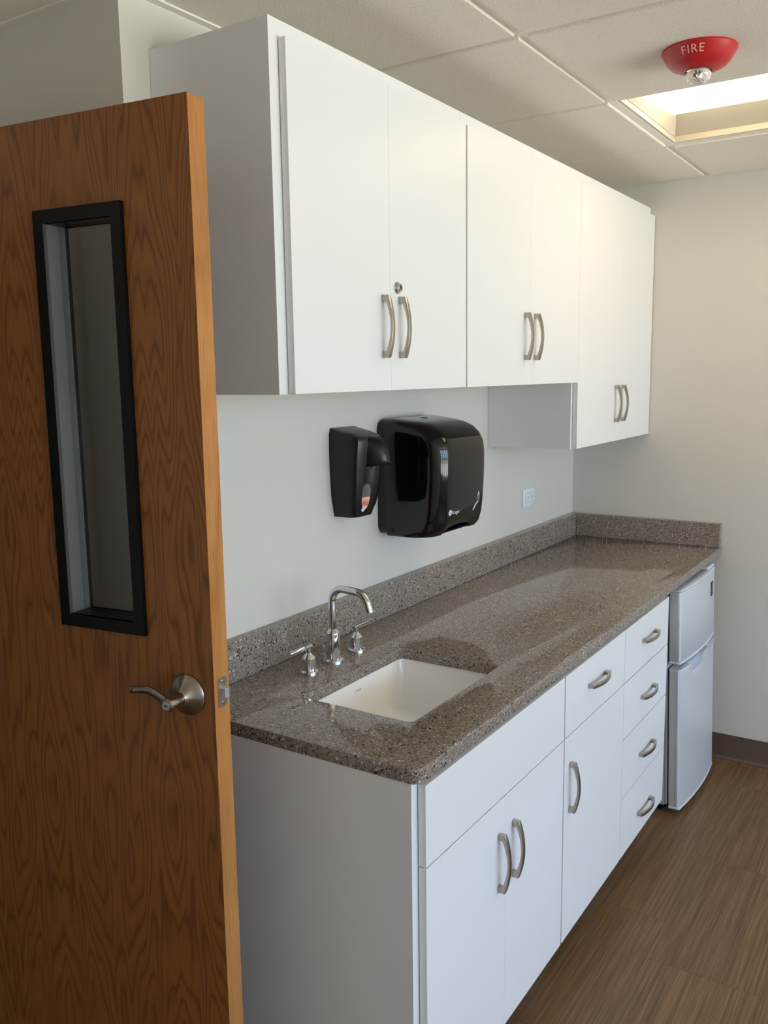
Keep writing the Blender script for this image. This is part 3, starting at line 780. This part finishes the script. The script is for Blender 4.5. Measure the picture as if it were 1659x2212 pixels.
# ------------------------------------------------------------------ small refrigerator
def fridge():
    FX, FY, FW = 1.876, -0.668, 0.474
    t = thing('mini_fridge', 'small silver two-door refrigerator under the far end of the counter', 'refrigerator', (FX, FY, 0), (-0.028, 0, -0.02))
    # local frame: x 0..FW, y 0 = door front edge line, z up
    z0, z1, zm = 0.022, 0.853, 0.578
    b = BM(); box(b, 0.004, FW-0.004, 0.055, 0.50, z0+0.006, z1-0.004, 0.006, 2); box(b, 0.004, FW-0.004, 0.047, 0.056, z0+0.012, z1-0.006, 0.002, 1)
    obj('body', b, M['fridge_body'], t, world=False)
    def bulge(q): return 0.015*(1-(2*q-1)**2)
    def prof(inset=0.0, back=0.040):
        P = [(inset, back)]
        r = 0.011
        for i in range(7):
            a = pi/2*i/6; P.append((inset+r-r*cos(a), inset+r*(1-sin(a)) + 0.0))
        for i in range(1, 24):
            x = r + (FW-2*r)*i/24; P.append((min(max(x, inset+r), FW-inset-r), inset-bulge(x/FW)+bulge(r/FW)))
        for i in range(7):
            a = pi/2*(1-i/6); P.append((FW-inset-r+r*cos(a), inset+r*(1-sin(a))))
        P.append((FW-inset, back)); return P
    def slab(bm, za, zb, inset=0.0, back=0.040, e=0.003):
        A, B_ = prof(inset, back), prof(inset+e, back)
        loft(bm, [[(x, y, za) for x, y in B_], [(x, y, za+e) for x, y in A], [(x, y, zb-e) for x, y in A], [(x, y, zb) for x, y in B_]])
    b = BM(); slab(b, zm+0.010, z1-0.007); fz = obj('freezer_door', b, M['silver'], t, world=False, angle=0.9)
    for za, zb in ((zm, zm+0.010), (z1-0.008, z1)):
        b = BM(); slab(b, za, zb, -0.0015); obj('end_cap', b, M['fridge_trim'], fz, world=False, angle=0.9)
    # lower door: top edge dips in two finger scoops
    zt = 0.560
    def top(q):
        d = 0
        for a, c, dep in ((0.20, 0.53, 0.034), (0.73, 0.97, 0.036)):
            if a < q < c:
                e = min((q-a)/0.05, (c-q)/0.03 if c < 0.6 else (c-q)/0.16, 1.0); d = max(d, dep*min(1, e))
        return zt-d
    def door_shell(bm, zlo, ztop, inset, back, dz=0.0, cap=False):
        r = 0.011; P = prof(inset, back); secs = []
        n_ = 96; xs_ = [inset+0.0002+(FW-2*inset-0.0004)*i/n_ for i in range(n_+1)]
        def fy(x):
            if x < r: return inset + r - math.sqrt(max(0, r*r-(r-(x-inset))**2)) if x-inset < r else inset
            if x > FW-r: return inset + r - math.sqrt(max(0, r*r-(r-(FW-inset-x))**2))
            return inset-bulge(x/FW)+bulge(r/FW)
        for x in xs_:
            h = ztop(x/FW); y = fy(x); lo = zlo(x/FW) if callable(zlo) else zlo
            secs.append([(x, y, lo), (x, y, h), (x, back, h), (x, back, lo)])
        loft(bm, secs)
    b = BM(); door_shell(b, z0+0.012, lambda q: top(q)-0.010, 0.0, 0.016); slab(b, z0+0.014, zt-0.052, 0.001, 0.040)
    for q0, q1 in ((0.0, 0.19), (0.535, 0.725), (0.975, 1.0)): box(b, max(q0*FW, 0.0012), min(q1*FW, FW-0.0012), 0.012, 0.040, zt-0.056, zt-0.0105)
    fd = obj('fridge_door', b, M['silver'], t, world=False, angle=0.5)
    b = BM(); slab(b, z0, z0+0.012, -0.0015); obj('end_cap', b, M['fridge_trim'], fd, world=False, angle=0.9)
    b = BM(); door_shell(b, lambda q: top(q)-0.0105, top, -0.0012, 0.016)
    for q0, q1 in ((0.0, 0.19), (0.535, 0.725), (0.975, 1.0)): box(b, max(q0*FW, -0.0010), min(q1*FW, FW+0.0010), 0.012, 0.040, zt-0.0104, zt)
    obj('end_cap', b, M['fridge_trim'], fd, world=False, angle=0.5)
    b = BM(); slab(b, zt-0.054, zt-0.003, 0.014, 0.040); obj('handle_recess', b, M['fridge_recess'], fd, world=False, angle=0.9)
    for za, zb, p in ((zm+0.006, z1-0.006, fz), (z0+0.012, zt-0.004, fd)):
        b = BM(); box(b, 0.009, FW-0.009, 0.0395, 0.0475, za, zb); obj('door_gasket', b, M['gasket'], p, world=False, smooth=False)
    # hinge cover on top, badge, feet
    b = BM(); box(b, FW-0.095, FW-0.004, 0.002, 0.075, z1+0.0005, z1+0.014, 0.005, 3); obj('hinge_cover', b, M['fridge_trim'], t, world=False)
    q = 0.835; y = -bulge(q)+bulge(0.011/FW)
    b = BM(); box(b, q*FW-0.021, q*FW+0.021, -0.0022, 0.001, 0.752, 0.808, 0.0006, 1)
    sl = math.atan(-0.015*2*(2*q-1)*2/FW*-1); b.transform(Matrix.Translation((q*FW, y, 0)) @ Matrix.Rotation(sl, 4, 'Z') @ Matrix.Translation((-q*FW, 0, 0)))
    bd = obj('badge', b, M['black_satin'], fz, world=False, smooth=False)
    b = BM()
    for i, (dx, w, z) in enumerate(((0, 0.010, 0.796), (0, 0.014, 0.782), (0, 0.014, 0.772), (0, 0.010, 0.762))):
        box(b, q*FW-w, q*FW+w, -0.0026, -0.002, z-0.0016, z+0.0016)
    b.transform(Matrix.Translation((q*FW, y, 0)) @ Matrix.Rotation(sl, 4, 'Z') @ Matrix.Translation((-q*FW, 0, 0)))
    obj('badge_print', b, M['grey_ink'], bd, world=False, smooth=False)
    for x in (0.035, FW-0.035):
        b = BM(); lathe(b, [(0.015, 0.002), (0.016, 0.012), (0.010, 0.014), (0.008, z0+0.010)], (x, 0.075, 0), 'Z', 20); obj('foot', b, M['dark'], t, world=False)
        b = BM(); lathe(b, [(0.015, 0.0135), (0.016, 0.020), (0.010, 0.022), (0.008, z0+0.012)], (x, 0.47, 0), 'Z', 20); obj('foot', b, M['dark'], t, world=False)
fridge()

# ------------------------------------------------------------------ ceiling light
def troffer(BAY, label):
    x0, x1, y0, y1 = BAY[0]+0.012, BAY[1]-0.012, BAY[2]+0.012, BAY[3]-0.012
    t = thing('ceiling_light', label, 'ceiling light', ((x0+x1)/2, (y0+y1)/2, ZC))
    zc = ZC+0.006; lx0, lx1 = x0+0.135, x1-0.165; zl = ZC+0.040; zt = ZC+0.105
    ly0, ly1 = y0+0.055, y1-0.055
    b = BM()
    # frame lip and upright strip
    for q in ((x0, x0+0.010, y0, y1), (x1-0.010, x1, y0, y1), (x0+0.010, x1-0.010, y0, y0+0.010), (x0+0.010, x1-0.010, y1-0.010, y1)): box(b, q[0], q[1], q[2], q[3], ZC+0.0095, ZC+0.030)
    obj('frame', b, M['enamel'], t, smooth=False)
    b = BM()
    def quad(*p):
        f = bmesh.new(); f.faces.new([f.verts.new(q) for q in p]); merge(b, f)
    # sloping reflector sides
    quad((x0+0.01, y0, ZC+0.03), (x0+0.01, y1, ZC+0.03), (lx0-0.01, ly1, zt), (lx0-0.01, ly0, zt))
    quad((x1-0.01, y0, ZC+0.03), (lx1+0.01, ly0, zt), (lx1+0.01, ly1, zt), (x1-0.01, y1, ZC+0.03))
    quad((x0+0.01, y1-0.01, ZC+0.026), (x1-0.01, y1-0.01, ZC+0.026), (lx1+0.01, ly1+0.004, zt), (lx0-0.01, ly1+0.004, zt))
    quad((x0+0.01, y0+0.01, ZC+0.026), (lx0-0.01, ly0-0.004, zt), (lx1+0.01, ly0-0.004, zt), (x1-0.01, y0+0.01, ZC+0.026))
    quad((lx0-0.02, ly0-0.01, zt), (lx1+0.02, ly0-0.01, zt), (lx1+0.02, ly1+0.01, zt), (lx0-0.02, ly1+0.01, zt))
    rf = obj('reflector', b, M['enamel'], t, smooth=False)
    so = rf.modifiers.new('thickness', 'SOLIDIFY'); so.thickness = 0.002; so.offset = 1.0
    b = BM(); box(b, x0+0.002, x1-0.002, y0+0.002, y1-0.002, zt+0.006, zt+0.02); obj('housing', b, M['grid'], t, smooth=False)
    b = BM(); secs = []
    for y in (ly0, ly1):
        ring = [(lx0, y, zt-0.003)]
        for i in range(13):
            a = pi*i/12; ring.append(((lx0+lx1)/2-(lx1-lx0)/2*cos(a), y, zl+0.030-0.030*sin(a)**0.7))
        ring.append((lx1, y, zt-0.003)); secs.append(ring)
    loft(b, secs); obj('light_lens', b, M['lens'], t, angle=0.9)
troffer(BAYS[0], 'recessed ceiling light with a glowing lens, beside the red alarm')

# ------------------------------------------------------------------ fire alarm
def alarm():
    cx, cy = 1.042, -0.848
    t = thing('fire_alarm_strobe', 'round red ceiling fire alarm with clear strobe lens', 'fire alarm', (cx, cy, ZC))
    prof = [(0.0865, 0.0), (0.0868, -0.004), (0.0835, -0.010), (0.0720, -0.0290), (0.0640, -0.0375), (0.0560, -0.0410), (0.0540, -0.0420), (0.0400, -0.0470), (0.0310, -0.0490), (0.0300, -0.0470)]
    b = BM(); lathe(b, [(r, ZC+h) for r, h in prof], (cx, cy, 0), 'Z', 64); bs = obj('alarm_base', b, M['red'], t, angle=0.5)
    b = BM(); lathe(b, [(0.029, ZC-0.0465), (0.029, ZC-0.056), (0.027, ZC-0.064), (0.021, ZC-0.070), (0.012, ZC-0.0735), (0.0, ZC-0.0745)], (cx, cy, 0), 'Z', 40); obj('strobe_lens', b, M['clear'], t, angle=0.9)
    b = BM(); lathe(b, [(0.024, ZC-0.0475), (0.022, ZC-0.050), (0.009, ZC-0.0535), (0.006, ZC-0.0600)], (cx, cy, 0), 'Z', 32); rfl = obj('strobe_reflector', b, M['foil'], t)
    b = BM(); sweep(b, [(cx-0.014, cy+0.004, ZC-0.058), (cx+0.014, cy-0.004, ZC-0.058)], 0.0035, 14); obj('flash_tube', b, M['steel'], t)
    # FIRE printed on the sloping rim, facing the door
    b = text_bm('FIRE', 0.026, 0.0003, 1.15)
    a0 = math.atan2(-1.43134-cy, -1.25358-cx) - 0.20
    r0, r1, h0, h1 = 0.0835, 0.0720, -0.010, -0.0290
    for v in b.verts:
        # text x runs to the reader's right, text y up towards the ceiling
        q = 0.5 - v.co.y/0.0222
        r = r0+(r1-r0)*q; h = h0+(h1-h0)*q; a = a0 + v.co.x/0.078; k = 0.0006+v.co.z
        v.co = Vector((cx+(r+k*0.85)*cos(a), cy+(r+k*0.85)*sin(a), ZC+h-k*0.5))
    bmesh.ops.recalc_face_normals(b, faces=list(b.faces))
    obj('lettering', b, M['pink_ink'], bs, smooth=False)
alarm()
